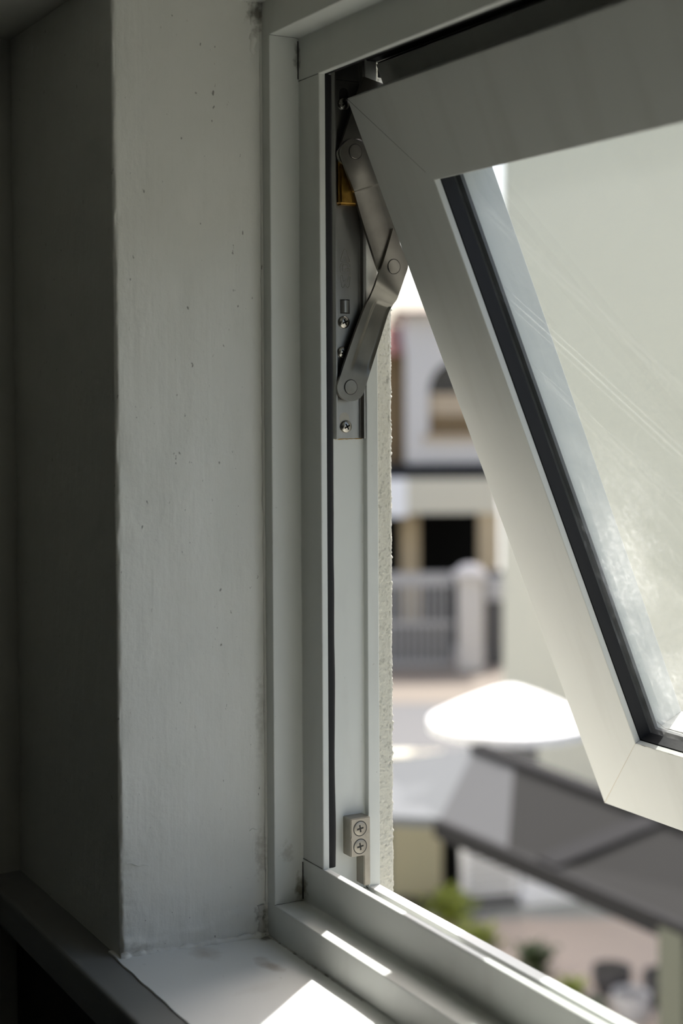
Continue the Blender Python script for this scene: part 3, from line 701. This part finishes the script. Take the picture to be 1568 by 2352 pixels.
# planting and pots along the foot of the wall
def shrub(name, l, d, r, h, n, leafm, label, seed, z0=0):
    o = yempty(name, l, d, GZ, label, 'shrub', 0, 'plants at the foot of the window wall yard'); rr = random.Random(seed); v, f = [], []
    for i in range(n):
        p = Vector((rr.gauss(0, r * .5), rr.gauss(0, r * .5), z0 + h * (.12 + .88 * rr.random() ** .8))); a = rr.random() * 6.28; e = rr.uniform(-.3, .9); L = rr.uniform(.05, .11)
        dx = Vector((math.cos(a) * math.cos(e), math.sin(a) * math.cos(e), math.sin(e))); sd = dx.cross(Vector((0, 0, 1))).normalized() * L * .3; b = len(v)
        v += [p, p + dx * L * .5 + sd + Vector((0, 0, .008)), p + dx * L, p + dx * L * .5 - sd + Vector((0, 0, .008))]; f += [(b, b + 1, b + 2), (b, b + 2, b + 3)]
    link('foliage', mesh(v, f, unit=1.0), leafm, o, False)
    v, f = [], []
    for i in range(5):
        a = i * 1.26; b = len(v); t = Vector((math.cos(a) * r * .5, math.sin(a) * r * .5, z0 + h * .8))
        for k in range(4): v.append((.012 * math.cos(k * 1.57), .012 * math.sin(k * 1.57), z0))
        for k in range(4): v.append((t.x + .006 * math.cos(k * 1.57), t.y + .006 * math.sin(k * 1.57), t.z))
        f += [(b + k, b + (k + 1) % 4, b + 4 + (k + 1) % 4, b + 4 + k) for k in range(4)]
    link('stem', mesh(v, f, unit=1.0), 'stem', o, False); return o
for (u, v_, r, h, n, lm, lb, sd) in ((1035, 2140, .16, .26, 260, 'leaf', 'yellow green shrub nearest the khaki yard wall', 1), (1095, 2190, .14, .14, 200, 'leaf', 'low yellow green shrub midway along the window sill edge', 2),
                                     (1225, 2262, .11, .24, 260, 'leaf2', 'dark green shrub rising over the sill edge onto brown paving', 3), (1310, 2312, .07, .1, 120, 'leaf', 'low yellow green plant just beyond the sill edge', 4), (1365, 2362, .05, .12, 120, 'leaf2', 'dark low plant beside the grey pots', 5)):
    d_ = 4.524 / ((v_ - 908) / FPX); shrub('shrub', lat(u, d_), d_, r, h, n, lm, lb, sd)
def pot(u, v_, r, h, m, label):
    d_ = 4.524 / ((v_ - 908) / FPX); o = yempty('plant_pot', lat(u, d_), d_, GZ, label, 'pot', 0, 'plant pots on the paving'); n = 24; v, f = [], []
    pr = [(r * .7, 0), (r * .95, h * .5), (r, h), (r * .92, h), (r * .88, h * .85)]
    for q, z in pr:
        for k in range(n): a = 6.2832 * k / n; v.append((q * math.cos(a), q * math.sin(a), z))
    for i in range(len(pr) - 1):
        for k in range(n): f.append((i * n + k, i * n + (k + 1) % n, (i + 1) * n + (k + 1) % n, (i + 1) * n + k))
    f.append(tuple(range(n))); link('bowl', mesh(v, f, unit=1.0, smooth=False), m, o, False)
    v2 = [(r * .89 * math.cos(6.2832 * k / n), r * .89 * math.sin(6.2832 * k / n), h * .86) for k in range(n)]; link('soil', mesh(v2, [tuple(range(n))], unit=1.0), 'soil' if m != 'pot2' else 'kerb', o, False); return o
pot(1405, 2300, .15, .2, 'pot', 'dark grey bowl pot on the brown paving'); pot(1450, 2362, .14, .2, 'pot2', 'pale grey bowl pot before the dark pot'); pot(1530, 2330, .17, .24, 'pot', 'dark pot beside the olive post')

# gate, gate post and house across the road
gd = 25.0
gt = yempty('driveway_gate', lat(900, gd), gd, GZ, 'grey barred driveway gate across the tan drive', 'gate')
gw = lat(1040, gd) - lat(900, gd)
YB('sheet', gt, -1.2, gw, .06, .08, .06, .75, 'gatepanel')
for k in range(20): YB('bar', gt, -1.2 + k * (gw + 1.2) / 20, -1.2 + k * (gw + 1.2) / 20 + .045, 0, .03, .1, 1.4, 'gatebar')
YB('rail', gt, -1.2, gw, -.01, .04, 1.38, 1.6, 'gatebar'); YB('rail', gt, -1.2, gw, -.01, .04, .06, .14, 'gatebar'); YB('rail', gt, -1.2, gw, -.01, .04, .72, .8, 'gatebar')
gp = yempty('gate_post', lat(1078, gd), gd, GZ, 'off white square gate post with domed cap', 'post')
YB('shaft', gp, -.2, .2, -.2, .2, 0, 1.55, 'offwhite')
YB('cap', gp, -.26, .26, -.26, .26, 1.5, 1.62, 'offwhite', .03)
bmd = bmesh.new(); bmesh.ops.create_uvsphere(bmd, u_segments=20, v_segments=10, radius=.22)
for q in bmd.verts: q.co.z = max(q.co.z, 0) * .6 + 1.62
link('dome', bmmesh(bmd, unit=1.0), 'offwhite', gp, False)
mb = yempty('meter_box', lat(1132, gd), gd + .3, GZ, 'pale blue grey box on a dark panel beside the gate post', 'box')
YB('panel', mb, -.11, .3, 0, .08, 0, 1.6, 'gatepanel'); YB('lid', mb, -.09, .3, -.04, .02, 1.1, 1.5, 'pot2', .01)

hd = 27.5
L0 = lat(920, hd)
house = yempty('house', L0, hd, GZ, 'pale two storey house with arched window and carport across the road', 'house')
def hx(u): return lat(u, hd) - L0
def hz(v_): return hgt(v_, hd) - GZ
# upper storey with an arched opening: wall pieces around it
wx0, wx1 = hx(932), hx(1230); ax0, ax1 = hx(985), hx(1135); acx = (ax0 + ax1) / 2; ar = (ax1 - ax0) / 2; sillz = hz(1000); spring = hz(900)
def arch_wall():
    n = 16; v, f = [], []
    outer = []; inner = []
    arcp = [(acx - ar * math.cos(math.pi * i / n), spring + ar * math.sin(math.pi * i / n)) for i in range(n + 1)]
    pts = [(wx0, hz(1075)), (wx0, hz(722)), (wx1, hz(722)), (wx1, hz(1075))]
    # left, right, below, and fan above
    def q(a, b, c, d_): 
        o = len(v); v.extend([(a, 0, c), (b, 0, c), (b, 0, d_), (a, 0, d_)]); f.append((o, o + 1, o + 2, o + 3))
    q(wx0, ax0, hz(1075), hz(722)); q(ax1, wx1, hz(1075), hz(722)); q(ax0, ax1, hz(1075), sillz)
    for i in range(n):
        o = len(v); (x0, z0_), (x1, z1_) = arcp[i], arcp[i + 1]
        v.extend([(x0, 0, z0_), (x1, 0, z1_), (x1, 0, hz(722)), (x0, 0, hz(722))]); f.append((o, o + 1, o + 2, o + 3))
        o = len(v); v.extend([(x0, 0, z0_), (x1, 0, z1_), (x1, .25, z1_), (x0, .25, z0_)]); f.append((o, o + 1, o + 2, o + 3))
    for x in (ax0, ax1):
        o = len(v); v.extend([(x, 0, sillz), (x, .25, sillz), (x, .25, spring), (x, 0, spring)]); f.append((o, o + 1, o + 2, o + 3))
    o = len(v); v.extend([(wx0, 0, hz(1075)), (wx0, 3, hz(1075)), (wx0, 3, hz(722)), (wx0, 0, hz(722))]); f.append((o, o + 1, o + 2, o + 3))
    return mesh(v, f, unit=1.0)
link('upper_wall', arch_wall(), 'offwhite', house, False)
win_h = link('arched_window', box(ax0, ax1, .2, .24, sillz, spring + ar, 0, 1.0), 'darkglass', house, False)
YB('curtain', win_h, ax0, ax1, .16, .19, hz(955), hz(905), 'curtain'); YB('board', win_h, ax0, ax1, .15, .19, sillz, hz(955), 'brown')
YB('window_sill', house, ax0 - .1, ax1 + .1, -.08, .1, sillz - .1, sillz, 'curtain')
YB('side_wall', house, -2.5, wx0, .5, .7, hz(1075), hz(800), 'brown'); 
v = [(-3.0, .1, hz(815)), (wx0 - .02, .1, hz(815)), (wx0 - .02, 2.5, hz(735)), (-3.0, 2.5, hz(735))]; link('side_roof', mesh(v, [(0, 1, 2, 3)], unit=1.0), 'redtile', house, False)
v = [(wx0 - .2, -.35, hz(724)), (wx1, -.35, hz(724)), (wx1, 2.5, hz(680)), (wx0 + 1.2, 2.5, hz(680)), (wx0 - .2, 5, hz(724)), (wx0 - .2, -.35, hz(716)), (wx1, -.35, hz(716))]
link('roof', mesh(v, [(5, 6, 2, 3), (0, 1, 6, 5), (5, 3, 4), (0, 5, 4)], unit=1.0), 'browntile', house, False)
YB('dark_band', house, -3, wx1, -.15, .3, hz(1098), hz(1066), 'fascia')  # dark band below the upper storey
YB('carport_beam', house, hx(932), hx(1140), -.3, 0, hz(1178), hz(1098), 'beige')
YB('beam_end', house, -3, hx(932), -.32, 0, hz(1185), hz(1098), 'white')
YB('column', house, hx(922), hx(966), .5, .9, 0, hz(1175), 'tan')
YB('column', house, hx(1096), hx(1142), -.25, .1, 0, hz(1175), 'tan')
YB('carport_recess', house, -3, hx(1140), 2.5, 2.6, 0, hz(1170), 'dark'); YB('carport_ceiling', house, -3, hx(1140), .0, 2.6, hz(1178), hz(1172), 'dark')  # carport inside coloured black for its shade
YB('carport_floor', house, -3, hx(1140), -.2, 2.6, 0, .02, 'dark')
